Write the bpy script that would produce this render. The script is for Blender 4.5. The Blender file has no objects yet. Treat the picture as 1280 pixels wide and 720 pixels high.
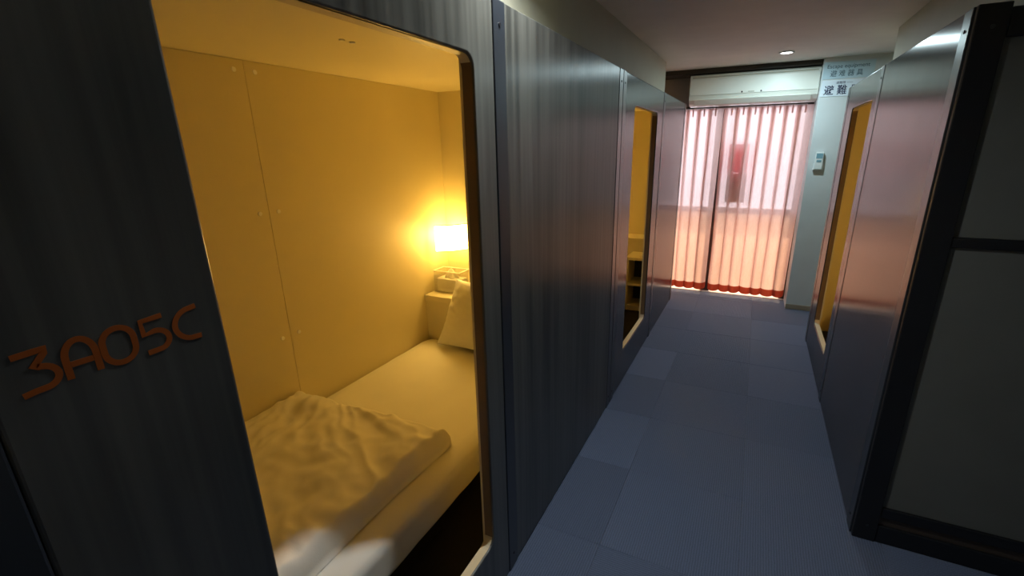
import bpy, bmesh, math, random
from mathutils import Matrix, Vector, noise

# ------------------------------------------------------------------ camera, world, lights, exposure
sc = bpy.context.scene
col = sc.collection
cam_data = bpy.data.cameras.new('camera')
cam = bpy.data.objects.new('camera', cam_data); col.objects.link(cam)
RM = ((0.9016566534631639, 0.1162886005012542, -0.41652399769889303),
      (0.4322154057466307, -0.27422525792595953, 0.8590636477879369),
      (-0.014322091358569204, -0.9546085424449651, -0.2975187530059511))
m = Matrix.Identity(4)
for i in range(3):
    m[i][0] = RM[i][0]; m[i][1] = -RM[i][1]; m[i][2] = -RM[i][2]
m[2][3] = 1.5
cam.matrix_world = m
cam_data.sensor_fit = 'HORIZONTAL'; cam_data.sensor_width = 36.0
cam_data.lens = 582.767 / 1280 * 36
cam_data.shift_x = -(657.225 - 640) / 1280
cam_data.shift_y = (367.703 - 360) / 1280
cam_data.clip_start = 0.02
sc.camera = cam

w = bpy.data.worlds.new('world'); sc.world = w; w.use_nodes = True
bg = w.node_tree.nodes['Background']
bg.inputs[0].default_value = (0.86, 0.88, 1.0, 1); bg.inputs[1].default_value = 5.0

def light(name, kind, loc, color, power, **kw):
    d = bpy.data.lights.new(name, kind); d.color = color; d.energy = power
    for k, v in kw.items(): setattr(d, k, v)
    o = bpy.data.objects.new(name, d); o.location = loc; col.objects.link(o)
    return o
sun = light('sun', 'SUN', (0, 9, 5), (1.0, 0.72, 0.46), 7.0, angle=0.03)
sun.rotation_euler = Vector((0.12, -1.0, -1.19)).to_track_quat('-Z', 'Y').to_euler()

vs = sc.view_settings
vs.view_transform = 'Standard'; vs.look = 'None'; vs.gamma = 1.0; vs.use_curve_mapping = False
vs.exposure = 0.1
sc.cycles.use_denoising = True
sc.cycles.max_bounces = 10; sc.cycles.diffuse_bounces = 6; sc.cycles.glossy_bounces = 4
sc.cycles.transparent_max_bounces = 16
sc.cycles.sample_clamp_indirect = 6.0
sc.cycles.caustics_reflective = False; sc.cycles.caustics_refractive = False

random.seed(5)
PI = math.pi

# ------------------------------------------------------------------ materials
def new_mat(name):
    mt = bpy.data.materials.new(name); mt.use_nodes = True
    nt = mt.node_tree
    return mt, nt, nt.nodes['Principled BSDF']
def N(nt, t, **kw):
    n = nt.nodes.new(t)
    for k, v in kw.items(): setattr(n, k, v)
    return n
def coords(nt, scale, kind='Object'):
    tc = N(nt, 'ShaderNodeTexCoord'); mp = N(nt, 'ShaderNodeMapping')
    mp.inputs['Scale'].default_value = scale
    nt.links.new(tc.outputs[kind], mp.inputs['Vector'])
    return mp.outputs[0]
def ramp(nt, fac, stops):
    r = N(nt, 'ShaderNodeValToRGB')
    el = r.color_ramp.elements
    el[0].position, el[0].color = stops[0][0], (*stops[0][1], 1)
    el[1].position, el[1].color = stops[-1][0], (*stops[-1][1], 1)
    for p, c in stops[1:-1]:
        e = el.new(p); e.color = (*c, 1)
    nt.links.new(fac, r.inputs[0]); return r.outputs[0]
def bump(nt, h, strength, dist, bsdf):
    b = N(nt, 'ShaderNodeBump'); b.inputs['Strength'].default_value = strength
    b.inputs['Distance'].default_value = dist
    nt.links.new(h, b.inputs['Height']); nt.links.new(b.outputs[0], bsdf.inputs['Normal'])
def plain(name, c, rough=0.5, metal=0.0, spec=0.5, var=0.06, nscale=6.0, bmp=0.0):
    mt, nt, b = new_mat(name)
    nz = N(nt, 'ShaderNodeTexNoise'); nz.inputs['Scale'].default_value = nscale
    nz.inputs['Detail'].default_value = 4
    nt.links.new(coords(nt, (1, 1, 1)), nz.inputs['Vector'])
    lo = tuple(x * (1 - var) for x in c); hi = tuple(min(1, x * (1 + var)) for x in c)
    nt.links.new(ramp(nt, nz.outputs[0], [(0.3, lo), (0.7, hi)]), b.inputs['Base Color'])
    b.inputs['Roughness'].default_value = rough; b.inputs['Metallic'].default_value = metal
    b.inputs['Specular IOR Level'].default_value = spec
    if bmp:
        n2 = N(nt, 'ShaderNodeTexNoise'); n2.inputs['Scale'].default_value = 350
        nt.links.new(coords(nt, (1, 1, 1)), n2.inputs['Vector'])
        bump(nt, n2.outputs[0], bmp, 0.002, b)
    return mt
def laminate(name, dark, light_, rough, aniso, spec=0.9, grain=1.0):
    """dark sheet with vertical wood grain and a satin brushed sheen"""
    mt, nt, b = new_mat(name)
    a = N(nt, 'ShaderNodeTexNoise'); a.inputs['Scale'].default_value = 1.0; a.inputs['Detail'].default_value = 6
    nt.links.new(coords(nt, (38, 38, 0.9)), a.inputs['Vector'])
    b2 = N(nt, 'ShaderNodeTexNoise'); b2.inputs['Scale'].default_value = 1.0; b2.inputs['Detail'].default_value = 3
    nt.links.new(coords(nt, (7, 7, 0.7)), b2.inputs['Vector'])
    mx = N(nt, 'ShaderNodeMath', operation='MULTIPLY_ADD')
    nt.links.new(a.outputs[0], mx.inputs[0]); mx.inputs[1].default_value = 0.6 * grain
    ad = N(nt, 'ShaderNodeMath', operation='MULTIPLY'); nt.links.new(b2.outputs[0], ad.inputs[0]); ad.inputs[1].default_value = 0.5
    nt.links.new(ad.outputs[0], mx.inputs[2])
    nt.links.new(ramp(nt, mx.outputs[0], [(0.38, dark), (0.72, light_)]), b.inputs['Base Color'])
    rr = N(nt, 'ShaderNodeMapRange'); nt.links.new(a.outputs[0], rr.inputs[0])
    rr.inputs['To Min'].default_value = rough * 0.92; rr.inputs['To Max'].default_value = rough * 1.08
    nt.links.new(rr.outputs[0], b.inputs['Roughness'])
    b.inputs['Specular IOR Level'].default_value = spec
    b.inputs['Anisotropic'].default_value = aniso
    tv = N(nt, 'ShaderNodeCombineXYZ'); tv.inputs[1].default_value = 1.0
    nt.links.new(tv.outputs[0], b.inputs['Tangent'])
    return mt

M = {}
M['wood'] = laminate('dark grain laminate', (0.034, 0.035, 0.031), (0.140, 0.140, 0.120), 0.33, 0.8)
M['wood_smooth'] = laminate('smooth grain laminate', (0.045, 0.043, 0.045), (0.075, 0.072, 0.075), 0.23, 0.8, grain=0.6)
M['post'] = plain('dark powder coated post', (0.020, 0.024, 0.030), 0.30, spec=0.8)
M['edge'] = plain('dark brown panel edge', (0.17, 0.11, 0.06), 0.5)
M['sill'] = plain('pale sill strip', (0.62, 0.55, 0.38), 0.45)
M['frame_dark'] = plain('black frame', (0.010, 0.011, 0.013), 0.45)
M['infill'] = plain('grey end panel', (0.15, 0.157, 0.14), 0.6)
M['infill_brown'] = plain('brown base strip', (0.07, 0.05, 0.035), 0.6)
M['pod_wall'] = plain('pod lining', (0.74, 0.66, 0.42), 0.5, var=0.02, nscale=2)
M['pod_ceil'] = plain('pod ceiling lining', (0.80, 0.74, 0.52), 0.42, var=0.02, nscale=2)
M['cap'] = plain('cream screw cap', (0.96, 0.95, 0.90), 0.4, var=0.02)
M['pod_floor'] = plain('dark pod floor', (0.012, 0.012, 0.014), 0.8)
M['shelf'] = plain('cream shelf board', (0.72, 0.66, 0.48), 0.45, var=0.03)
M['sheet'] = plain('white cotton sheet', (0.80, 0.78, 0.70), 0.85, var=0.02, bmp=0.15)
M['duvet'] = plain('white duvet cotton', (0.80, 0.77, 0.68), 0.9, var=0.03, bmp=0.2)
M['bed_base'] = plain('dark bed base', (0.015, 0.013, 0.012), 0.7)
M['ceiling'] = plain('ceiling paint', (0.80, 0.77, 0.71), 0.7, spec=0.2, var=0.03)
M['bulkhead'] = plain('bulkhead paint', (0.52, 0.52, 0.42), 0.6, spec=0.3, var=0.03)
M['wall'] = plain('wall paint', (0.62, 0.66, 0.67), 0.7, spec=0.3, var=0.03)
M['wall_shaded'] = plain('shaded end wall colour', (0.34, 0.32, 0.29), 0.7, spec=0.2, var=0.04)  # shade on the end wall is put into this darker colour
M['trim_dark'] = plain('dark rail and gap shade', (0.045, 0.032, 0.024), 0.6)  # rail colour, also painted in as gap shade over the air conditioner
M['baseboard'] = plain('tan baseboard', (0.32, 0.27, 0.20), 0.5)
M['slab'] = plain('sub floor', (0.03, 0.03, 0.035), 0.9)
M['alu'] = plain('white aluminium', (0.72, 0.74, 0.78), 0.35, metal=0.0)
M['alu_dark'] = plain('bronze aluminium', (0.10, 0.075, 0.06), 0.4)
M['ac_white'] = plain('air conditioner plastic', (0.78, 0.79, 0.72), 0.4, var=0.02)
M['ac_groove'] = plain('inlet grille', (0.45, 0.43, 0.35), 0.6)
M['black'] = plain('black plastic', (0.01, 0.01, 0.012), 0.4)
M['orange'] = plain('burnt orange vinyl', (0.50, 0.125, 0.02), 0.6, spec=0.2, var=0.1)
M['sign_blue'] = plain('pale blue sign', (0.50, 0.66, 0.74), 0.5, var=0.01)
M['sign_white'] = plain('white sign', (0.72, 0.80, 0.88), 0.5, var=0.01)
M['ink_grey'] = plain('grey ink', (0.07, 0.13, 0.17), 0.6)
M['ink_navy'] = plain('navy ink', (0.012, 0.018, 0.07), 0.6)
M['remote'] = plain('white remote plastic', (0.75, 0.80, 0.80), 0.4, var=0.02)
M['screen'] = plain('blue grey display', (0.20, 0.38, 0.46), 0.25)
M['balcony'] = plain('balcony concrete', (0.55, 0.47, 0.38), 0.8)
M['sticker_orange'] = plain('orange brown paper', (0.22, 0.05, 0.012), 0.6)
M['downlight_ring'] = plain('downlight ring', (0.7, 0.7, 0.68), 0.4)

def emission(name, c, s):
    mt, nt, b = new_mat(name)
    b.inputs['Base Color'].default_value = (*c, 1)
    b.inputs['Emission Color'].default_value = (*c, 1); b.inputs['Emission Strength'].default_value = s
    return mt
M['led'] = emission('downlight diffuser', (0.92, 0.97, 1.0), 14.0)
M['bulb'] = emission('warm bulb', (1.0, 0.66, 0.22), 12.0)

def shade_mat():
    mt, nt, b = new_mat('glowing paper shade')
    b.inputs['Base Color'].default_value = (0.9, 0.85, 0.7, 1)
    b.inputs['Emission Color'].default_value = (1.0, 0.62, 0.16, 1); b.inputs['Emission Strength'].default_value = 75.0
    tr = N(nt, 'ShaderNodeBsdfTranslucent'); tr.inputs[0].default_value = (0.95, 0.85, 0.6, 1)
    mx = N(nt, 'ShaderNodeMixShader'); mx.inputs[0].default_value = 0.55
    nt.links.new(b.outputs[0], mx.inputs[1]); nt.links.new(tr.outputs[0], mx.inputs[2])
    nt.links.new(mx.outputs[0], nt.nodes['Material Output'].inputs[0])
    return mt
M['shade'] = shade_mat()

def fabric(name, c_tr, c_df, transp, trans_fac):
    mt, nt, b = new_mat(name)
    nt.nodes.remove(b)
    nz = N(nt, 'ShaderNodeTexNoise'); nz.inputs['Scale'].default_value = 1.0; nz.inputs['Detail'].default_value = 3
    nt.links.new(coords(nt, (220, 220, 30)), nz.inputs['Vector'])
    def tone(c):
        return ramp(nt, nz.outputs[0], [(0.3, tuple(x * 0.9 for x in c)), (0.7, c)])
    df = N(nt, 'ShaderNodeBsdfDiffuse'); nt.links.new(tone(c_df), df.inputs[0])
    tl = N(nt, 'ShaderNodeBsdfTranslucent'); nt.links.new(tone(c_tr), tl.inputs[0])
    m1 = N(nt, 'ShaderNodeMixShader'); m1.inputs[0].default_value = trans_fac
    nt.links.new(df.outputs[0], m1.inputs[1]); nt.links.new(tl.outputs[0], m1.inputs[2])
    tp = N(nt, 'ShaderNodeBsdfTransparent'); tp.inputs[0].default_value = (*[min(1, x * 1.25) for x in c_tr], 1)
    m2 = N(nt, 'ShaderNodeMixShader'); m2.inputs[0].default_value = transp
    nt.links.new(m1.outputs[0], m2.inputs[1]); nt.links.new(tp.outputs[0], m2.inputs[2])
    nt.links.new(m2.outputs[0], nt.nodes['Material Output'].inputs[0])
    return mt
M['curtain'] = fabric('salmon sheer curtain', (0.86, 0.66, 0.62), (0.60, 0.34, 0.28), 0.11, 0.66)
M['tissue'] = fabric('tissue paper', (0.95, 0.93, 0.86), (0.9, 0.9, 0.85), 0.0, 0.5)
M['sticker_pink'] = fabric('pink paper', (0.75, 0.16, 0.26), (0.6, 0.15, 0.2), 0.25, 0.7)
M['curtain_hem'] = fabric('doubled curtain hem', (0.40, 0.06, 0.03), (0.38, 0.08, 0.05), 0.01, 0.45)

def glass(name, tint, gl, frost):
    mt, nt, b = new_mat(name)
    nt.nodes.remove(b)
    tp = N(nt, 'ShaderNodeBsdfTransparent'); tp.inputs[0].default_value = (*tint, 1)
    g = N(nt, 'ShaderNodeBsdfGlossy'); g.inputs['Roughness'].default_value = 0.03
    m1 = N(nt, 'ShaderNodeMixShader'); m1.inputs[0].default_value = gl
    nt.links.new(tp.outputs[0], m1.inputs[1]); nt.links.new(g.outputs[0], m1.inputs[2])
    out = m1.outputs[0]
    if frost:
        tl = N(nt, 'ShaderNodeBsdfTranslucent'); tl.inputs[0].default_value = (*tint, 1)
        m2 = N(nt, 'ShaderNodeMixShader'); m2.inputs[0].default_value = frost
        nt.links.new(out, m2.inputs[1]); nt.links.new(tl.outputs[0], m2.inputs[2]); out = m2.outputs[0]
    nt.links.new(out, nt.nodes['Material Output'].inputs[0])
    return mt
M['glass'] = glass('clear window glass', (0.96, 0.97, 0.98), 0.05, 0)
M['glass_frost'] = glass('frosted window glass', (0.98, 0.90, 0.80), 0.04, 0.35)
M['acrylic'] = glass('clear acrylic', (0.95, 0.95, 0.95), 0.16, 0)

def carpet_mat(name, base, horizontal):
    mt, nt, b = new_mat(name)
    info = N(nt, 'ShaderNodeObjectInfo')
    vec = coords(nt, (1, 1, 1))
    fine = N(nt, 'ShaderNodeTexNoise'); fine.inputs['Scale'].default_value = 260; nt.links.new(vec, fine.inputs['Vector'])
    wv = N(nt, 'ShaderNodeTexWave', wave_type='BANDS', bands_direction='Y' if horizontal else 'X')
    wv.inputs['Scale'].default_value = 34; wv.inputs['Distortion'].default_value = 1.2; wv.inputs['Detail'].default_value = 2
    nt.links.new(vec, wv.inputs['Vector'])
    mix = N(nt, 'ShaderNodeMath', operation='MULTIPLY_ADD')
    nt.links.new(wv.outputs['Fac'], mix.inputs[0]); mix.inputs[1].default_value = 0.32
    hf = N(nt, 'ShaderNodeMath', operation='MULTIPLY'); nt.links.new(fine.outputs[0], hf.inputs[0]); hf.inputs[1].default_value = 0.8
    nt.links.new(hf.outputs[0], mix.inputs[2])
    c = ramp(nt, mix.outputs[0], [(0.2, tuple(x * 0.62 for x in base)), (0.8, tuple(x * 1.3 for x in base))])
    hs = N(nt, 'ShaderNodeHueSaturation')
    v = N(nt, 'ShaderNodeMapRange'); nt.links.new(info.outputs['Random'], v.inputs[0])
    v.inputs['To Min'].default_value = 0.86; v.inputs['To Max'].default_value = 1.14
    nt.links.new(v.outputs[0], hs.inputs['Value'])
    nt.links.new(c, hs.inputs['Color']); nt.links.new(hs.outputs[0], b.inputs['Base Color'])
    b.inputs['Roughness'].default_value = 0.95; b.inputs['Specular IOR Level'].default_value = 0.15
    b.inputs['Sheen Weight'].default_value = 0.25; b.inputs['Sheen Roughness'].default_value = 0.4
    bump(nt, mix.outputs[0], 0.6, 0.004, b)
    return mt
M['carpet_a'] = carpet_mat('blue grey loop carpet', (0.112, 0.141, 0.220), True)
M['carpet_b'] = carpet_mat('blue grey loop carpet turned', (0.106, 0.134, 0.206), False)

# ------------------------------------------------------------------ mesh helpers
def obj(name, bm, mat, parent=None, smooth=False):
    me = bpy.data.meshes.new(name)
    bmesh.ops.recalc_face_normals(bm, faces=bm.faces)
    bm.to_mesh(me); bm.free()
    if mat is not None: me.materials.append(M[mat] if isinstance(mat, str) else mat)
    if smooth:
        for p in me.polygons: p.use_smooth = True
    o = bpy.data.objects.new(name, me); col.objects.link(o)
    if parent is not None:
        o.parent = parent
        o.matrix_parent_inverse = Matrix.Translation(-parent.location) if parent.type == 'EMPTY' and parent.parent is None else Matrix.Identity(4)
    return o
def add_box(bm, x0, x1, y0, y1, z0, z1):
    r = bmesh.ops.create_cube(bm, size=1.0)
    bmesh.ops.scale(bm, vec=(abs(x1 - x0), abs(y1 - y0), abs(z1 - z0)), verts=r['verts'])
    bmesh.ops.translate(bm, vec=((x0 + x1) / 2, (y0 + y1) / 2, (z0 + z1) / 2), verts=r['verts'])
    return r['verts']
def bevel(bm, w, seg=2, ang=0.5):
    es = [e for e in bm.edges if len(e.link_faces) == 2 and e.calc_face_angle(0) > ang]
    bmesh.ops.bevel(bm, geom=es, offset=w, segments=seg, profile=0.5, affect='EDGES')
def box(name, x0, x1, y0, y1, z0, z1, mat, parent=None, bev=0.0, seg=2, smooth=False):
    bm = bmesh.new(); add_box(bm, x0, x1, y0, y1, z0, z1)
    if bev: bevel(bm, bev, seg)
    return obj(name, bm, mat, parent, smooth)
def cyl(name, p, axis, r, h, mat, parent=None, seg=20, bev=0.0, r2=None):
    bm = bmesh.new()
    bmesh.ops.create_cone(bm, cap_ends=True, segments=seg, radius1=r, radius2=r if r2 is None else r2, depth=h)
    if bev: bevel(bm, bev, 2)
    q = Vector(axis).to_track_quat('Z', 'Y').to_matrix().to_4x4()
    bmesh.ops.transform(bm, matrix=Matrix.Translation(p) @ q, verts=bm.verts)
    return obj(name, bm, mat, parent)
def thing(name, label, cat, loc, group=None):
    o = bpy.data.objects.new(name, None); o.empty_display_size = 0.1; o.location = loc; col.objects.link(o)
    o['label'] = label; o['category'] = cat
    if group: o['group'] = group
    return o
def tag(o, label, cat, group=None):
    o['label'] = label; o['category'] = cat
    if group: o['group'] = group
    return o
def struct(o, label=None, cat=None):
    o['kind'] = 'structure'
    if label: o['label'] = label
    if cat: o['category'] = cat
    return o
def rrect(y0, y1, z0, z1, r, n=6):
    pts = []
    for cy, cz, a0 in ((y1 - r, z1 - r, 0), (y0 + r, z1 - r, 90), (y0 + r, z0 + r, 180), (y1 - r, z0 + r, 270)):
        for k in range(n + 1):
            a = math.radians(a0 + 90 * k / n); pts.append((cy + r * math.cos(a), cz + r * math.sin(a)))
    return pts
def holed_panel(name, xa, xb, y0, y1, z0, z1, hole, mat, parent):
    """upright panel in the yz plane between x = xa and xb with a rounded doorway cut in it"""
    bm = bmesh.new()
    outer = [(y0, z0), (y1, z0), (y1, z1), (y0, z1)]
    loops = []
    for pts in (outer, hole):
        vs_ = [bm.verts.new((xa, p[0], p[1])) for p in pts]
        loops += [bm.edges.new((vs_[i], vs_[(i + 1) % len(vs_)])) for i in range(len(vs_))]
    bmesh.ops.triangle_fill(bm, edges=loops, use_beauty=True, use_dissolve=False)
    r = bmesh.ops.extrude_face_region(bm, geom=list(bm.faces))
    bmesh.ops.translate(bm, vec=(xb - xa, 0, 0), verts=[v for v in r['geom'] if isinstance(v, bmesh.types.BMVert)])
    o = obj(name, bm, mat, parent)
    md = o.modifiers.new('bevel', 'BEVEL'); md.width = 0.005; md.segments = 3; md.limit_method = 'ANGLE'; md.angle_limit = math.radians(60)
    return o
def text_mesh(name, body, size, mat, parent, loc, rot, width=None, bold=0.0, spacing=1.0):
    cu = bpy.data.curves.new(name, 'FONT'); cu.body = body; cu.size = size; cu.align_x = 'LEFT'; cu.align_y = 'BOTTOM_BASELINE'
    cu.extrude = 0.0003; cu.offset = bold; cu.space_character = spacing
    t = bpy.data.objects.new(name + '_curve', cu); col.objects.link(t)
    bpy.context.view_layer.update()
    dg = bpy.context.evaluated_depsgraph_get()
    me = bpy.data.meshes.new_from_object(t.evaluated_get(dg))
    bpy.data.objects.remove(t); bpy.data.curves.remove(cu)
    xs = [v.co.x for v in me.vertices] or [0, 1]
    x0 = min(xs); s = (width / (max(xs) - x0)) if width else 1.0
    mx = Matrix.Translation(loc) @ rot.to_4x4() @ Matrix.Diagonal((s, 1, 1, 1)) @ Matrix.Translation((-x0, 0, 0))
    me.transform(mx); me.materials.clear(); me.materials.append(M[mat]); me.name = name
    o = bpy.data.objects.new(name, me); col.objects.link(o)
    o.parent = parent; o.matrix_parent_inverse = Matrix.Translation(-parent.location)
    return o

# ------------------------------------------------------------------ measured layout (metres; camera stands over x=0, y=0)
XL, XR = -0.655, 0.508          # corridor faces of the pods
ZT, ZC = 1.869, 2.178           # pod top, ceiling
YP, YW = 4.886, 5.135            # pier face, curtain
XWL, XWR, YB, YE = -2.05, 2.05, -1.6, 5.30

# ------------------------------------------------------------------ setting
struct(box('ceiling', XWL - .1, XWR + .1, YB - .1, YE + .1, ZC, ZC + 0.1, 'ceiling'))
struct(box('wall_left', XWL - .1, XWL, YB, YE, 0, ZC, 'wall'))
struct(box('wall_right', XWR, XWR + .1, YB, YE, 0, ZC, 'wall'))
struct(box('wall_back', XWL - .1, XWR + .1, YB - .1, YB, 0, ZC, 'wall'))
struct(box('wall_end', XWL, -0.95, 5.20, YE, 0, ZC, 'wall_shaded'))
struct(box('wall_header', -0.95, 0.394, 5.20, YE, 1.875, ZC, 'wall_shaded'))
struct(box('wall_pier', 0.394, XWR, YP, YE, 0, ZC, 'wall'))
struct(box('baseboard_pier', 0.394, XWR, YP - 0.008, YP, 0.004, 0.05, 'baseboard', bev=0.002))
struct(box('trim_shadow_gap', -0.95, 0.394, 4.94, 5.20, 2.138, ZC, 'trim_dark', bev=0.002))  # dark strip put in as the shadow gap above the air conditioner
struct(box('trim_2', XWL, -0.793, YB, 4.42, 1.885, ZC, 'bulkhead', bev=0.003))
struct(box('trim_3', 0.682, XWR, YB, 3.89, 1.885, ZC, 'bulkhead', bev=0.003))
fl = struct(box('floor', XWL, XWR, YB, YE, -0.12, -0.004, 'slab'))
# carpet tiles, half-metre squares laid in the corridor
def tile_mesh(mat):
    bm = bmesh.new(); add_box(bm, 0, 0.4996, 0, 0.4996, -0.006, 0.0); bevel(bm, 0.001, 1)
    me = bpy.data.meshes.new('carpet_tile'); bm.to_mesh(me); bm.free(); me.materials.append(M[mat]); return me
tm = [tile_mesh('carpet_a'), tile_mesh('carpet_b')]
rt = random.Random(11)
for iy in range(-6, 8):
    for ix in range(-4, 5):
        x = -0.39 + 0.5 * ix; y = 1.44 + 0.5 * iy
        inner = -1 <= ix <= 1
        if y > 5.1 or (not inner and not (ix in (2, 3, 4) and y < 1.9) and not (ix < -1 and y < 0.0)): continue
        if x < XWL or x + 0.5 > XWR: continue
        t = bpy.data.objects.new('carpet_tile', tm[(ix + iy + rt.randint(0, 1)) % 2]); col.objects.link(t)
        t.parent = fl; t.location = (x, y, 0)
        if iy == 7: t.scale.y = 0.458

# window
wn = bpy.data.objects.new('window_1', None); col.objects.link(wn); wn.location = (-0.28, 5.25, 0); wn['kind'] = 'structure'
def wpart(name, *a, **k): return box(name, *a, wn, **k)
wpart('window_frame', -0.95, -0.90, 5.21, 5.29, 0.0, 1.875, 'alu', bev=0.004)
wpart('window_frame', 0.344, 0.394, 5.19, 5.29, 0.0, 1.875, 'alu_dark', bev=0.004)
wpart('window_frame', -0.90, 0.344, 5.21, 5.29, 1.835, 1.875, 'alu', bev=0.004)
wpart('window_sill', -0.95, 0.394, 5.17, 5.30, -0.004, 0.006, 'alu', bev=0.004)
wpart('meeting_stile', -0.415, -0.325, 5.20, 5.275, 0.006, 1.835, 'alu_dark', bev=0.004)
for xa, xb in ((-0.90, -0.395), (-0.325, 0.344)):
    wpart('rail', xa, xb, 5.235, 5.265, 0.845, 0.895, 'alu_dark', bev=0.004)
    wpart('pane', xa, xb, 5.248, 5.252, 0.895, 1.835, 'glass')
    wpart('frosted_pane', xa, xb, 5.248, 5.252, 0.006, 0.845, 'glass_frost')

# balcony outside the window, and an added slab that blocks the sun
struct(box('trim_4', -2.2, 2.2, 5.31, 6.55, -0.14, -0.02, 'balcony'))
struct(box('trim_5', -2.2, 2.2, 6.43, 6.55, -0.02, 0.75, 'balcony'))
struct(box('trim_sun_blocker', -3.0, 3.0, 5.31, 6.42, 2.26, 2.42, 'balcony'))  # unseen slab, added to keep sun off the upper curtain

# ------------------------------------------------------------------ sleeping pods
def screw_cap(parent, p, axis, r=0.0085):
    return cyl('screw_cap', p, axis, r, 0.006, 'cap', parent, seg=14, bev=0.0008)

def make_pod(label, xf, dr, depth, y0, door, posts, y1, head_hi, zs, panel_mat, caps):
    """xf: corridor face, dr: direction into the pod, posts: list of (ya, yb); door: (ya, yb); head_hi: bed head at the high-y end"""
    pd = thing('sleeping_pod', label, 'sleeping pod', (xf + dr * depth / 2, (y0 + y1) / 2, 0), 'wood panelled pods along the corridor')
    X = lambda d: xf + dr * d
    ps = sorted(posts)
    # posts of the front frame
    for a, b in ps:
        p = box('post', X(-0.002), X(0.034), a, b, 0.0, ZT + 0.001, 'post', pd, bev=0.003)
        cyl('screw_hole', (X(-0.003), (a + b) / 2, 1.812), (1, 0, 0), 0.005, 0.003, 'black', p, seg=12)
        cyl('screw_hole', (X(-0.003), (a + b) / 2, 0.062), (1, 0, 0), 0.005, 0.003, 'black', p, seg=12)
    # front panels between the posts
    panels = {}
    for i in range(len(ps) - 1):
        a, b = ps[i][1] + 0.001, ps[i + 1][0] - 0.001
        if a < door[0] < b:
            hole = rrect(door[0], door[1], zs, 1.722, 0.035)
            q = holed_panel('door_panel', X(0.0), X(0.034), a, b, 0.006, ZT, hole, panel_mat, pd)
            panels['door'] = q
            # edge lining of the doorway
            bm = bmesh.new()
            inn = rrect(door[0] + 0.0015, door[1] - 0.0015, zs + 0.0015, 1.7205, 0.034)
            n = len(hole)
            vo = [bm.verts.new((X(0.006), p[0], p[1])) for p in inn]; vi = [bm.verts.new((X(0.034), p[0], p[1])) for p in inn]
            sill_faces = []
            for k in range(n):
                f_ = bm.faces.new((vo[k], vo[(k + 1) % n], vi[(k + 1) % n], vi[k]))
                zz = (inn[k][1] + inn[(k + 1) % n][1]) / 2
                yy = (inn[k][0] + inn[(k + 1) % n][0]) / 2
                if zz < zs + 0.03 or (zz > 1.70): sill_faces.append(f_.index if False else k)
            lin = obj('doorway_lining', bm, 'edge', pd)
            lin.data.materials.append(M['sill'])
            for k in sill_faces: lin.data.polygons[k].material_index = 1
        elif b - a > 0.05:
            box('front_panel', X(0.0), X(0.034), a, b, 0.006, ZT, panel_mat, pd, bev=0.002)
    # the lining behind
    yi0, yi1 = y0 + 0.04, y1 - 0.04
    box('floor_panel', X(0.036), X(depth), yi0, yi1, 0.01, 0.10, 'pod_floor', pd)
    box('pod_roof', X(0.036), X(depth + 0.03), yi0, yi1, 1.827, 1.86, 'pod_ceil', pd)
    h0 = box('end_panel', X(0.045), X(depth + 0.03), yi0 - 0.028, yi0, 0.01, 1.86, 'pod_wall', pd)
    h1 = box('end_panel', X(0.045), X(depth + 0.03), yi1, yi1 + 0.028, 0.01, 1.86, 'pod_wall', pd)
    # back wall in two boards with an open joint
    js = caps['joint']
    for a, b in ((yi0, js - 0.0004), (js + 0.0004, yi1)):
        bp = box('back_panel', X(depth), X(depth + 0.028), a, b, 0.01, 1.826, 'pod_wall', pd, bev=0.001, seg=1)
        for z in (0.74, 1.27, 1.79):
            yy = js - 0.041 if b < js else js + 0.041
            screw_cap(bp, (X(depth - 0.001), yy, z), (1, 0, 0))
    box('joint_backing', X(depth + 0.029), X(depth + 0.034), js - 0.05, js + 0.05, 0.01, 1.826, 'shelf', pd)
    # inside faces of the closed front
    for a, b in ((yi0, door[0] - 0.002), (door[1] + 0.002, yi1)):
        if b - a > 0.08:
            box('inner_lining', X(0.0355), X(0.044), a, b, 0.10, 1.826, 'pod_wall', pd)
    return pd, panels

pod1, pan1 = make_pod('dark wood grain sleeping pod numbered 3A05C with lit bed inside', XL, -1, 1.095, 0.06,
    (0.371, 1.078), [(0.064, 0.134), (1.180, 1.245), (2.434, 2.502)], 2.502, True, 0.226, 'wood', {'joint': 1.255})
pod2, pan2 = make_pod('far left sleeping pod with narrow lit doorway nearest the window', XL, -1, 1.225, 2.506,
    (2.785, 3.455), [(2.508, 2.576), (3.655, 3.72), (4.71, 4.778)], 4.78, True, 0.235, 'wood_smooth', {'joint': 3.6})
pod3, pan3 = make_pod('right hand sleeping pod with black framed grey end wall', XR, 1, 1.095, 1.926,
    (3.20, 3.83), [(1.927, 1.997), (3.03, 3.10), (4.05, 4.12)], 4.122, False, 0.240, 'wood_smooth', {'joint': 3.2})

# two pairs of ceiling screw caps in the near pod
for yy in (1.193, 1.236):
    screw_cap(pod1, (-1.19, yy, 1.826), (0, 0, 1))

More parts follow.
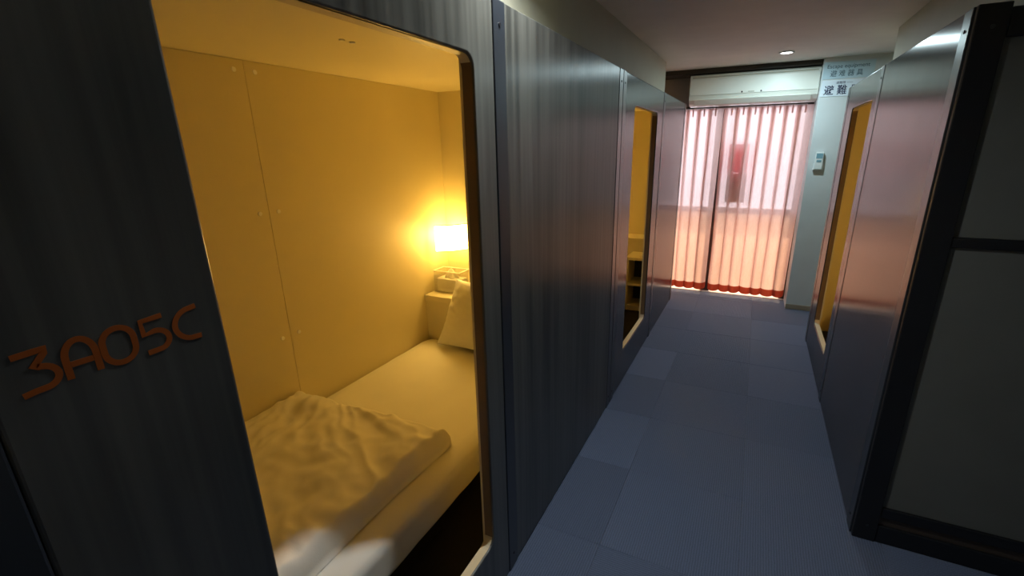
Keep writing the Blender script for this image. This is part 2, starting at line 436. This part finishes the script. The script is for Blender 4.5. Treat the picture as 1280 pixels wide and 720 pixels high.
# framed end wall of the right-hand pod, facing the camera
def endwall(name, xa, xb, za, zb, ya, yb, mat, bev=0.003): return box(name, xa, xb, ya, yb, za, zb, mat, pod3, bev=bev)
xe = XR + 1.14
ep = endwall('end_post', XR + 0.003, XR + 0.078, 0.0, ZT + 0.002, 1.905, 1.9255, 'frame_dark')
cyl('screw_hole', (XR + 0.044, 1.9045, 1.811), (0, 1, 0), 0.006, 0.003, 'post', ep, seg=14)
cyl('screw_hole', (XR + 0.044, 1.9045, 0.07), (0, 1, 0), 0.005, 0.003, 'post', ep, seg=14)
endwall('end_post', xe - 0.075, xe, 0.0, ZT + 0.002, 1.905, 1.9255, 'frame_dark')
endwall('end_rail', XR + 0.079, xe - 0.076, 1.782, 1.858, 1.908, 1.9255, 'frame_dark')
endwall('end_rail', XR + 0.079, xe - 0.076, 1.180, 1.211, 1.908, 1.9255, 'frame_dark')
endwall('end_rail', XR + 0.079, xe - 0.076, 0.118, 0.160, 1.908, 1.9255, 'frame_dark')
endwall('end_rail', XR + 0.079, xe - 0.076, 0.0, 0.078, 1.908, 1.9255, 'frame_dark')
endwall('base_strip', XR + 0.079, xe - 0.076, 0.079, 0.117, 1.916, 1.9255, 'infill_brown', 0.001)
endwall('end_infill', XR + 0.079, xe - 0.076, 1.212, 1.781, 1.916, 1.9255, 'infill', 0.001)
endwall('end_infill', XR + 0.079, xe - 0.076, 0.161, 1.179, 1.916, 1.9255, 'infill', 0.001)

# pod number, painted strokes on the near door panel
def arc(cx, cy, rx, ry, a0, a1, n=14):
    return [(cx + rx * math.cos(math.radians(a0 + (a1 - a0) * k / n)), cy + ry * math.sin(math.radians(a0 + (a1 - a0) * k / n))) for k in range(n + 1)]
glyphs = [
    ('numeral', 0.160, 0.0315, [[(0, .97), (.55, .99), (.86, 1.0), (.80, .90), (.42, .58)] + arc(.55, .29, .45, .29, 90, -75) + [(.35, .0), (0, -.04)]]),
    ('letter', 0.1995, 0.027, [[(0, 0), (0, .55)] + arc(.5, .55, .5, .45, 180, 0) + [(1, 0)], [(.13, .38), (.87, .38)]]),
    ('numeral', 0.2335, 0.031, [arc(.5, .62, .5, .38, 0, 180) + arc(.5, .38, .5, .38, 180, 360) + [(1, .62)]]),
    ('numeral', 0.272, 0.029, [[(.9, 1), (.08, .97), (.10, .55), (.5, .60)] + arc(.52, .30, .48, .30, 90, -70) + [(.1, 0.0)]]),
    ('letter', 0.310, 0.029, [[(1, 1)] + arc(.75, .5, .75, .48, 105, 255) + [(1, 0.02)]]),
]
for nm, yb, wd, strokes in glyphs:
    bm = bmesh.new()
    sw = 0.0033
    for st in strokes:
        pts = [Vector((yb + p[0] * wd, 1.2645 + p[1] * 0.0425)) for p in st]
        L, Rr = [], []
        for i, p in enumerate(pts):
            d = (pts[min(i + 1, len(pts) - 1)] - pts[max(i - 1, 0)]).normalized(); nn = Vector((-d.y, d.x)) * sw
            L.append(bm.verts.new((XL + 0.0006, p.x + nn.x, p.y + nn.y))); Rr.append(bm.verts.new((XL + 0.0006, p.x - nn.x, p.y - nn.y)))
        for i in range(len(pts) - 1): bm.faces.new((L[i], L[i + 1], Rr[i + 1], Rr[i]))
    bmesh.ops.recalc_face_normals(bm, faces=bm.faces)
    r = bmesh.ops.extrude_face_region(bm, geom=list(bm.faces))
    bmesh.ops.translate(bm, vec=(-0.0005, 0, 0), verts=[v for v in r['geom'] if isinstance(v, bmesh.types.BMVert)])
    g = obj(nm, bm, 'orange', None); g.parent = pan1['door']; g.matrix_parent_inverse = Matrix.Translation(-pod1.location)
    g.matrix_parent_inverse = pan1['door'].matrix_parent_inverse.inverted() @ Matrix.Identity(4) if False else Matrix.Identity(4)

# ------------------------------------------------------------------ furnishing of the pods
def rounded_slab(x0, x1, y0, y1, z0, z1, r, seg=5):
    bm = bmesh.new(); add_box(bm, x0, x1, y0, y1, z0, z1); bevel(bm, r, seg); return bm

def make_bed(label, x0, x1, y0, y1, zt, zb):
    bd = thing('bed', label, 'bed', ((x0 + x1) / 2, (y0 + y1) / 2, 0.10), 'single beds in the pods')
    box('bed_base', x0 + 0.01, x1 - 0.07, y0 + 0.01, y1 - 0.01, 0.10, zb + 0.005, 'bed_base', bd, bev=0.004)
    bm = bmesh.new(); add_box(bm, x0, x1, y0, y1, zb, zt)
    bmesh.ops.subdivide_edges(bm, edges=bm.edges[:], cuts=24, use_grid_fill=True)
    r = 0.045
    for v in bm.verts:
        # round the box, then sag and crease the sheet a little
        c = Vector((min(max(v.co.x, x0 + r), x1 - r), min(max(v.co.y, y0 + r), y1 - r), min(max(v.co.z, zb + 0.02), zt - r)))
        d = v.co - c
        if d.length > 1e-6:
            lim = r if v.co.z > zt - r else (r if abs(d.x) + abs(d.y) > 0 else 0.02)
            if d.length > lim: v.co = c + d.normalized() * lim
        n = noise.noise(Vector((v.co.x * 5, v.co.y * 9, v.co.z * 4))) * 0.004
        v.co.z += n
        if v.co.x > x1 - 0.03: v.co.x += noise.noise(Vector((0.3, v.co.y * 22, v.co.z * 6))) * 0.004
    obj('mattress', bm, 'sheet', bd, smooth=True)
    return bd
make_bed('white sheeted mattress on a dark base inside the near left pod', -1.745, -0.872, 0.14, 2.185, 0.388, 0.248)
make_bed('bed glimpsed through the far left narrow doorway', -1.875, -1.0, 2.62, 4.50, 0.388, 0.22)
make_bed('bed inside the right hand pod behind its panels', 0.80, 1.60, 2.22, 4.06, 0.388, 0.248)

def make_head_shelf(label, xa, xb, ya, yb, front_low):
    t = thing('head_shelf', label, 'shelf', ((xa + xb) / 2, (ya + yb) / 2, 0.10), 'shelf boxes at the bed heads')
    box('shelf_top', xa, xb, ya - (0.008 if front_low else 0), yb + (0 if front_low else 0.008), 0.622, 0.655, 'shelf', t, bev=0.003)
    fy = (ya, ya + 0.018) if front_low else (yb - 0.018, yb)
    box('shelf_front', xa, xb, fy[0], fy[1], 0.10, 0.621, 'shelf', t, bev=0.002)
    sy = (ya + 0.019, yb) if front_low else (ya, yb - 0.019)
    for x in (xa, xb - 0.018): box('shelf_side', x, x + 0.018, sy[0], sy[1], 0.10, 0.621, 'shelf', t, bev=0.002)
    return t
make_head_shelf('cream shelf box behind the pillow under the glowing lamp', -1.749, -0.74, 2.192, 2.461, True)
make_head_shelf('cream shelf ledge at the far end of the far left pod', -1.879, -0.74, 4.515, 4.739, True)
make_head_shelf('cream shelf box at the bed head in the right hand pod', 0.59, 1.60, 1.967, 2.20, False)

# duvet folded over the foot of the bed
def make_duvet():
    bm = bmesh.new()
    x0, x1, y0, y1, z0, T = -1.742, -0.962, 0.15, 1.292, 0.392, 0.078
    nx, ny = 110, 130
    def hgt(x, y):
        d = min(x1 - x, y1 - y, (x - x0) * 1.6 + 0.02, y - y0 + 0.02)
        r = 0.034
        e = 1.0 if d > r else math.sqrt(max(0.0, 1 - (1 - max(d, 0) / r) ** 2))
        # long creases fanning from the corner by the wall, plus crumples along the fold
        a = math.atan2(x - x0 + 0.02, y1 + 0.25 - y)
        rad = math.hypot(x - x0, y1 - y)
        n1 = noise.noise(Vector((a * 6.0, rad * 1.3, 1.7)))
        n2 = noise.noise(Vector((x * 5 + y * 2, y * 6 - x * 3, 4.0)))
        n3 = noise.noise(Vector((x * 17 + y * 9, y * 15 - x * 11, 8.0)))
        n4 = 1 - abs(noise.noise(Vector((a * 9.0 + n2, rad * 2.2, 12.0)))) * 2
        n5 = 1 - abs(noise.noise(Vector((x * 9 + y * 13 + n2 * 0.8, y * 4 - x * 3, 21.0)))) * 2.5
        fold = math.exp(-((y1 - y) / 0.16) ** 2) * noise.noise(Vector((x * 21, y * 8, 3.0))) * 0.010
        edge = math.exp(-((x1 - x) / 0.12) ** 2) * noise.noise(Vector((x * 8, y * 20, 6.0))) * 0.010
        corner = 0.022 * math.exp(-(((x + 1.62) / 0.10) ** 2 + ((y - 1.20) / 0.07) ** 2))
        return e * (T + n1 * 0.010 + n2 * 0.006 + n3 * 0.005 + n4 * 0.008 + n5 * 0.004 + fold + edge + corner)
    grid = []
    for i in range(nx + 1):
        row = []
        for j in range(ny + 1):
            u, v = i / nx, j / ny
            # cluster samples at the rolled edges
            u2 = 1 - (1 - u) ** 1.25; v2 = 1 - (1 - v) ** 1.25
            x = x0 + (x1 - x0) * u2; y = y0 + (y1 - y0) * v2
            wx = noise.noise(Vector((y * 3.1, 2.0, 0.5))) * 0.012 * u2
            wy = noise.noise(Vector((x * 3.3, 7.0, 0.5))) * 0.012 * v2 - 0.045 * (1 - u2) * v2
            row.append(bm.verts.new((x + wx, y + wy, z0 + hgt(x, y))))
        grid.append(row)
    for i in range(nx):
        for j in range(ny): bm.faces.new((grid[i][j], grid[i + 1][j], grid[i + 1][j + 1], grid[i][j + 1]))
    # close underneath
    rim = [grid[0][j] for j in range(ny + 1)] + [grid[i][ny] for i in range(1, nx + 1)] + [grid[nx][j] for j in range(ny - 1, -1, -1)] + [grid[i][0] for i in range(nx - 1, 0, -1)]
    low = [bm.verts.new((v.co.x, v.co.y, z0 + 0.0)) for v in rim]
    for k in range(len(rim)):
        bm.faces.new((rim[k], rim[(k + 1) % len(rim)], low[(k + 1) % len(low)], low[k]))
    bm.faces.new(low)
    return tag(obj('duvet', bm, 'duvet', None, smooth=True), 'rumpled white duvet folded over the foot of the bed', 'duvet')
make_duvet()

def make_pillow():
    bm = bmesh.new(); w2, h2, t = 0.275, 0.20, 0.07; n = 44
    sides = []
    for s in (1, -1):
        g = []
        for i in range(n + 1):
            row = []
            for j in range(n + 1):
                u, v = -1 + 2 * i / n, -1 + 2 * j / n
                e = max(0.0, (1 - abs(u) ** 2.6)) ** 0.55 * max(0.0, (1 - abs(v) ** 2.6)) ** 0.55
                pin = 1 - 0.07 * (1 - abs(u) ** 2) * abs(v) ** 3
                pin2 = 1 - 0.06 * (1 - abs(v) ** 2) * abs(u) ** 3
                cr = noise.noise(Vector((u * 6 + v * 3, v * 7, 2.0 + s))) * 0.006 * (0.3 + abs(u)) + noise.noise(Vector((u * 14, v * 3, s))) * 0.003
                z = s * (t * e + cr * min(1, e * 3))
                row.append((u * w2 * pin2 + (0.055 * v * -u if u < 0 else 0), v * h2 * pin, z, i in (0, n) or j in (0, n)))
            g.append(row)
        sides.append(g)
    vm = {}
    def V(s, i, j):
        x, y, z, rim = sides[s][i][j]
        k = (0 if rim else s, i, j)
        if k not in vm: vm[k] = bm.verts.new((x, y, 0 if rim else z))
        return vm[k]
    for s in (0, 1):
        for i in range(n):
            for j in range(n):
                q = [V(s, i, j), V(s, i + 1, j), V(s, i + 1, j + 1), V(s, i, j + 1)]
                bm.faces.new(q if s == 0 else q[::-1])
    # stand it against the shelf: local x along world x, local y up, leaning back
    rot = Matrix.Rotation(math.radians(78), 4, 'X')
    mx = Matrix.Translation((-1.268, 2.095, 0.597)) @ Matrix.Rotation(math.radians(-4), 4, 'Z') @ Matrix.Rotation(math.radians(0), 4, 'Y') @ rot
    bmesh.ops.transform(bm, matrix=mx, verts=bm.verts)
    return tag(obj('pillow', bm, 'sheet', None, smooth=True), 'plump white pillow propped upright at the bed head', 'pillow')
make_pillow()

def make_lamp(label, cx, cy, cz, dx, dy, power):
    """folded shade standing off the corner; (dx, dy) points out of the corner"""
    t = thing('wall_lamp', label, 'lamp', (cx, cy, cz), 'corner lamps in the pods')
    d = Vector((dx, dy, 0)).normalized(); s = Vector((-d.y, d.x, 0))
    bm = bmesh.new()
    prof = []
    for u in (-0.098, -0.05, 0.0, 0.05, 0.098):
        prof.append(Vector((cx, cy, cz)) + s * u + d * (0.016 - abs(u) * 0.22))
    fr = [[bm.verts.new((p.x, p.y, cz + z)) for p in prof] for z in (-0.076, 0.076)]
    for k in range(4): bm.faces.new((fr[0][k], fr[0][k + 1], fr[1][k + 1], fr[1][k]))
    bmesh.ops.recalc_face_normals(bm, faces=bm.faces)
    r = bmesh.ops.extrude_face_region(bm, geom=list(bm.faces))
    bmesh.ops.translate(bm, vec=-d * 0.003, verts=[v for v in r['geom'] if isinstance(v, bmesh.types.BMVert)])
    sh = obj('lamp_shade', bm, 'shade', t); sh.data.materials.append(M['cap'])
    for p_ in sh.data.polygons:
        if p_.normal.dot(d) < 0.5: p_.material_index = 1          # only the outer face is opal
    for zz in (-0.078, 0.078):
        bm = bmesh.new()
        for k in range(4):
            a, b = prof[k], prof[k + 1]
            vsn = [bm.verts.new((p.x + o_.x, p.y + o_.y, cz + zz + dz)) for dz in (-0.0025, 0.0025) for p, o_ in ((a, d * 0.002), (b, d * 0.002), (b, -d * 0.005), (a, -d * 0.005))]
            for f_ in ((0, 1, 2, 3), (7, 6, 5, 4), (0, 4, 5, 1), (1, 5, 6, 2), (2, 6, 7, 3), (3, 7, 4, 0)): bm.faces.new([vsn[i] for i in f_])
        obj('shade_rim', bm, 'cap', t)
    q = Vector((cx, cy, cz)) - d * 0.055
    bm = bmesh.new(); bmesh.ops.create_uvsphere(bm, u_segments=16, v_segments=10, radius=0.020)
    bmesh.ops.scale(bm, vec=(1, 1, 1.4), verts=bm.verts); bmesh.ops.translate(bm, vec=q, verts=bm.verts)
    obj('bulb', bm, 'bulb', t, smooth=True)
    cyl('bulb_socket', q + Vector((0, 0, -0.038)), (0, 0, 1), 0.014, 0.03, 'cap', t)
    a = q + Vector((0, 0, -0.05)); e = Vector((cx, cy, cz - 0.05)) - d * 0.155
    cyl('lamp_arm', (a + e) / 2, e - a, 0.006, (e - a).length, 'cap', t)
    lo = light('lamp_light', 'POINT', q + Vector((0, 0, 0.0)) + d * 0.0, (1.0, 0.60, 0.125), power, shadow_soft_size=0.035)
    lo.parent = t; lo.matrix_parent_inverse = Matrix.Translation(-t.location)
    bpy.data.objects['bulb'].visible_shadow = True
    return t
make_lamp('glowing corner lamp above the tissue box in the near left pod', -1.628, 2.335, 0.99, 1, -1, 11.0)
make_lamp('glowing corner lamp inside the far left pod', -1.77, 4.62, 0.99, 1, -1, 6.0)
make_lamp('glowing corner lamp inside the right hand pod', 1.50, 2.08, 0.99, -1, 1, 7.0)

# clear tissue holder on the shelf
tb = thing('tissue_box', 'clear acrylic tissue box on the shelf below the corner lamp', 'tissue box', (-1.632, 2.315, 0.656))
bx0, bx1, by0, by1, bz = -1.728, -1.538, 2.262, 2.372, 0.656
box('acrylic_base', bx0, bx1, by0, by1, bz, bz + 0.004, 'acrylic', tb)
for a in ((bx0, bx0 + 0.004, by0, by1), (bx1 - 0.004, bx1, by0, by1), (bx0 + 0.004, bx1 - 0.004, by0, by0 + 0.004), (bx0 + 0.004, bx1 - 0.004, by1 - 0.004, by1)):
    box('acrylic_wall', *a, bz + 0.004, bz + 0.135, 'acrylic', tb)
for a in ((bx0, bx1, by0 - 0.0015, by0 + 0.0045), (bx0, bx1, by1 - 0.0045, by1 + 0.0015), (bx0 - 0.0015, bx0 + 0.0045, by0, by1), (bx1 - 0.0045, bx1 + 0.0015, by0, by1)):
    box('acrylic_edge', *a, bz + 0.135, bz + 0.139, 'cap', tb)
ts = box('tissue_stack', bx0 + 0.01, bx1 - 0.01, by0 + 0.01, by1 - 0.01, bz + 0.005, bz + 0.088, 'tissue', tb, bev=0.008, seg=3)
bm = bmesh.new(); rings = []
for k in range(9):
    t = k / 8; rr = 0.042 * (1 - t) ** 0.8 + 0.004
    rings.append([bm.verts.new((-1.633 + rr * (1 + 0.25 * math.sin(5 * a + 3 * t)) * math.cos(a), 2.317 + 0.6 * rr * (1 + 0.3 * math.sin(4 * a - 4 * t)) * math.sin(a), bz + 0.087 + 0.06 * t)) for a in [2 * PI * i / 24 for i in range(24)]])
for k in range(8):
    for i in range(24): bm.faces.new((rings[k][i], rings[k][(i + 1) % 24], rings[k + 1][(i + 1) % 24], rings[k + 1][i]))
bm.faces.new(rings[-1]); bm.faces.new(rings[0][::-1])
obj('tissue_tuft', bm, 'tissue', tb, smooth=True)

# open cabinet by the doorway of the far left pod
cb = thing('bedside_cabinet', 'cream open cabinet with two dark compartments in the far left pod', 'cabinet', (-0.84, 4.10, 0.10))
cx0, cx1, cy0, cy1 = -0.945, -0.735, 3.97, 4.22
box('cabinet_side', cx0, cx0 + 0.025, cy0, cy1, 0.10, 0.56, 'shelf', cb, bev=0.002)
box('cabinet_side', cx1 - 0.025, cx1, cy0, cy1, 0.10, 0.56, 'shelf', cb, bev=0.002)
box('cabinet_top', cx0, cx1, cy0 - 0.004, cy1, 0.561, 0.585, 'shelf', cb, bev=0.002)
box('cabinet_back', cx0 + 0.026, cx1 - 0.026, cy1 - 0.012, cy1, 0.10, 0.56, 'bed_base', cb)
box('cabinet_shelf', cx0 + 0.026, cx1 - 0.026, cy0, cy1 - 0.013, 0.33, 0.352, 'shelf', cb, bev=0.002)
box('cabinet_plinth', cx0 + 0.026, cx1 - 0.026, cy0 + 0.004, cy1 - 0.013, 0.10, 0.145, 'shelf', cb, bev=0.002)
bm = bmesh.new()
bmesh.ops.create_grid(bm, x_segments=24, y_segments=18, size=0.5)
for v in bm.verts:
    e = max(0, 1 - (2 * v.co.x) ** 4) * max(0, 1 - (2 * v.co.y) ** 4)
    v.co = Vector((-0.79 + v.co.x * 0.09, 4.10 + v.co.y * 0.20, 0.587 + e * (0.035 + 0.014 * noise.noise(v.co * 9))))
r = bmesh.ops.extrude_face_region(bm, geom=list(bm.faces))
bmesh.ops.translate(bm, vec=(0, 0, -0.002), verts=[v for v in r['geom'] if isinstance(v, bmesh.types.BMVert)])
tag(obj('folded_towel', bm, 'sheet', None, smooth=True), 'small white folded cloth on top of the open cabinet', 'towel')

# ------------------------------------------------------------------ window dressing
def make_curtain(label, xa, xb, n, phase, seed):
    ct = thing('curtain', label, 'curtain', ((xa + xb) / 2, YW, 0.025), 'pair of salmon curtains at the window')
    def surf(z0, z1, nz, off, thick_fac):
        bm = bmesh.new(); nu = n * 22; rows = []
        for k in range(nz + 1):
            z = z0 + (z1 - z0) * k / nz
            t = min(1.0, max(0.0, (z - 0.025) / 1.818))   # 0 at hem, 1 at heading
            row = []
            for i in range(nu + 1):
                s = i / nu; p = 2 * PI * n * s + phase
                sway = noise.noise(Vector((s * n * 0.9, t * 1.6, seed))) * 0.9 * (1 - t) ** 0.7
                pp = p + sway
                # pinched pleats at the heading open into soft waves lower down
                pinch = max(0.0, (t - 0.72) / 0.28) ** 1.5
                wave = math.sin(pp)
                sharp = math.copysign(abs(wave) ** (1 + 1.4 * pinch), wave)
                amp = (0.030 + 0.026 * (1 - t) + 0.006 * noise.noise(Vector((s * n * 0.5, 3.0, seed)))) * (1 - 0.35 * pinch)
                y = YW + amp * sharp + 0.004 * noise.noise(Vector((s * 9, z * 3, seed))) + off
                x = xa + (xb - xa) * s + (0.030 + 0.012 * t) * math.cos(pp)
                row.append(bm.verts.new((x, y, z + (0.006 * wave if k == 0 and z0 < 0.1 else 0))))
            rows.append(row)
        for k in range(nz):
            for i in range(nu): bm.faces.new((rows[k][i], rows[k][i + 1], rows[k + 1][i + 1], rows[k + 1][i]))
        return bm
    obj('curtain_cloth', surf(0.115, 1.842, 40, 0, 1), 'curtain', ct, smooth=True)
    obj('hem', surf(0.050, 0.115, 4, 0, 1), 'curtain_hem', ct, smooth=True)
    for k in range(n):
        s = (k + 0.75 - phase / (2 * PI)) / n
        if 0 < s < 1:
            x = xa + (xb - xa) * s
            box('pleat_stitch', x - 0.006, x + 0.006, YW - 0.034, YW - 0.012, 1.775, 1.846, 'curtain', ct, bev=0.004)
    return ct
make_curtain('left salmon curtain panel hanging behind the far left pod', -0.90, -0.388, 5, 0.6, 1.3)
make_curtain('wide right salmon curtain panel beside the white pier', -0.352, 0.356, 7, 0.2, 6.1)
cr = thing('curtain_rail', 'dark curtain rail below the air conditioner', 'curtain rail', (-0.28, 5.15, 1.85))
box('rail', -0.93, 0.385, 5.135, 5.165, 1.85, 1.872, 'trim_dark', cr, bev=0.003)
box('rail_bracket', -0.80, -0.78, 5.166, 5.20, 1.852, 1.87, 'trim_dark', cr)
box('rail_bracket', 0.30, 0.32, 5.166, 5.20, 1.852, 1.87, 'trim_dark', cr)
tag(box('window_sticker', -0.272, -0.092, 5.243, 5.2475, 1.24, 1.515, 'sticker_pink'), 'pink paper notice on the window glass behind the curtain', 'notice')
tag(box('window_sticker', -0.266, -0.086, 5.243, 5.2475, 0.95, 1.236, 'sticker_orange'), 'darker orange brown notice below the pink one on the glass', 'notice')

# ------------------------------------------------------------------ air conditioner
ac = thing('air_conditioner', 'white wall air conditioner above the salmon curtains', 'air conditioner', (-0.134, 5.03, 1.855))
ax0, ax1 = -0.658, 0.390
bm = bmesh.new()
prof = [(5.13, 2.128), (4.965, 2.128), (4.950, 2.118), (4.944, 2.09), (4.940, 2.0), (4.942, 1.945), (4.952, 1.912), (4.99, 1.880), (5.04, 1.864), (5.13, 1.860)]
va = [bm.verts.new((ax0, y, z)) for y, z in prof]; vb = [bm.verts.new((ax1, y, z)) for y, z in prof]
k = len(prof)
for i in range(k): bm.faces.new((va[i], va[(i + 1) % k], vb[(i + 1) % k], vb[i]))
bm.faces.new(va[::-1]); bm.faces.new(vb); bevel(bm, 0.004, 2, 1.0)
obj('body', bm, 'ac_white', ac)
box('inlet_grille', ax0 + 0.02, ax1 - 0.02, 4.941, 4.952, 2.098, 2.108, 'ac_groove', ac)
box('front_panel', ax0 + 0.004, ax1 - 0.004, 4.934, 4.942, 1.950, 2.090, 'ac_white', ac, bev=0.003)
bm = bmesh.new(); add_box(bm, ax0 + 0.05, ax1 - 0.05, -0.004, 0.004, -0.030, 0.030); bevel(bm, 0.003)
bmesh.ops.transform(bm, matrix=Matrix.Translation((0, 4.958, 1.893)) @ Matrix.Rotation(math.radians(42), 4, 'X'), verts=bm.verts)
obj('louver', bm, 'ac_white', ac)
for x in (-0.205, -0.050): cyl('indicator', (x, 4.933, 1.962), (0, 1, 0), 0.007, 0.004, 'black', ac, seg=14)
box('badge', -0.155, -0.105, 4.932, 4.9345, 1.958, 1.966, 'ac_groove', ac)

# signs on the pier
ROTF = Matrix(((1, 0, 0), (0, 0, -1), (0, 1, 0)))    # text in the xz plane facing -y
yS = YP - 0.004
s1 = thing('sign', 'pale blue plate reading Escape equipment on the white pier', 'sign', (0.575, YP, 2.01))
box('sign_plate', 0.400, 0.752, yS, YP - 0.0005, 2.013, 2.142, 'sign_blue', s1, bev=0.001)
text_mesh('lettering', 'Escape equipment', 0.040, 'ink_grey', s1, Vector((0.425, yS - 0.0005, 2.094)), ROTF, width=0.29, bold=0.0002)
text_mesh('lettering', '避 难 器 具', 0.052, 'ink_grey', s1, Vector((0.452, yS - 0.0005, 2.034)), ROTF, width=0.225, bold=0.0003)
s2 = thing('sign', 'white plate with bold navy characters below the pale blue sign', 'sign', (0.61, YP, 1.878))
box('sign_plate', 0.404, 0.815, yS, YP - 0.0005, 1.880, 2.004, 'sign_white', s2, bev=0.001)
text_mesh('lettering', '避 難 器 具', 0.080, 'ink_navy', s2, Vector((0.425, yS - 0.0005, 1.898)), ROTF, width=0.345, bold=0.0008)
text_mesh('lettering', '避難階 ――', 0.022, 'ink_navy', s2, Vector((0.505, yS - 0.0005, 1.975)), ROTF, width=0.115, bold=0.0)

# remote in its wall holder
rm = thing('remote_control', 'white remote control in a holder on the white pier', 'remote control', (0.47, YP, 1.285))
box('holder', 0.434, 0.508, YP - 0.022, YP - 0.0005, 1.285, 1.345, 'remote', rm, bev=0.004)
box('remote_body', 0.440, 0.502, YP - 0.028, YP - 0.006, 1.292, 1.438, 'remote', rm, bev=0.005)
box('display', 0.447, 0.495, YP - 0.0295, YP - 0.0275, 1.385, 1.426, 'screen', rm)
box('button', 0.453, 0.489, YP - 0.030, YP - 0.0275, 1.355, 1.372, 'screen', rm, bev=0.0008)

# downlights
def downlight(label, x, y, power, spread, size=0.028, tint=(0.93, 0.98, 1.0)):
    d = thing('downlight', label, 'downlight', (x, y, ZC), 'ceiling downlights')
    bm = bmesh.new()
    pr = [(0.040, -0.001), (0.052, -0.001), (0.055, -0.004), (0.050, -0.009), (0.042, -0.010)]
    ring = [[bm.verts.new((x + r * math.cos(a), y + r * math.sin(a), ZC + z)) for r, z in pr] for a in [2 * PI * i / 32 for i in range(32)]]
    for i in range(32):
        for j in range(5): bm.faces.new((ring[i][j], ring[i][(j + 1) % 5], ring[(i + 1) % 32][(j + 1) % 5], ring[(i + 1) % 32][j]))
    obj('trim_ring', bm, 'downlight_ring', d, smooth=True)
    cyl('diffuser', (x, y, ZC - 0.004), (0, 0, 1), 0.040, 0.004, 'led', d, seg=32)
    l = light('downlight_lamp', 'AREA', (x, y, ZC - 0.012), tint, power, shape='DISK', size=size, spread=math.radians(spread))
    l.parent = d; l.matrix_parent_inverse = Matrix.Translation(-d.location)
downlight('lit round ceiling downlight in front of the air conditioner', 0.098, 4.42, 11.0, 178, 0.078, (0.72, 0.95, 1.0))
downlight('ceiling downlight above the near left pod doorway', -0.515, 1.245, 9.0, 150)
downlight('added unseen fill downlight over the open floor right of the viewpoint', 1.25, 0.15, 17.0, 170, 0.078)  # out-of-view fill lamp, added to lift the dark near side
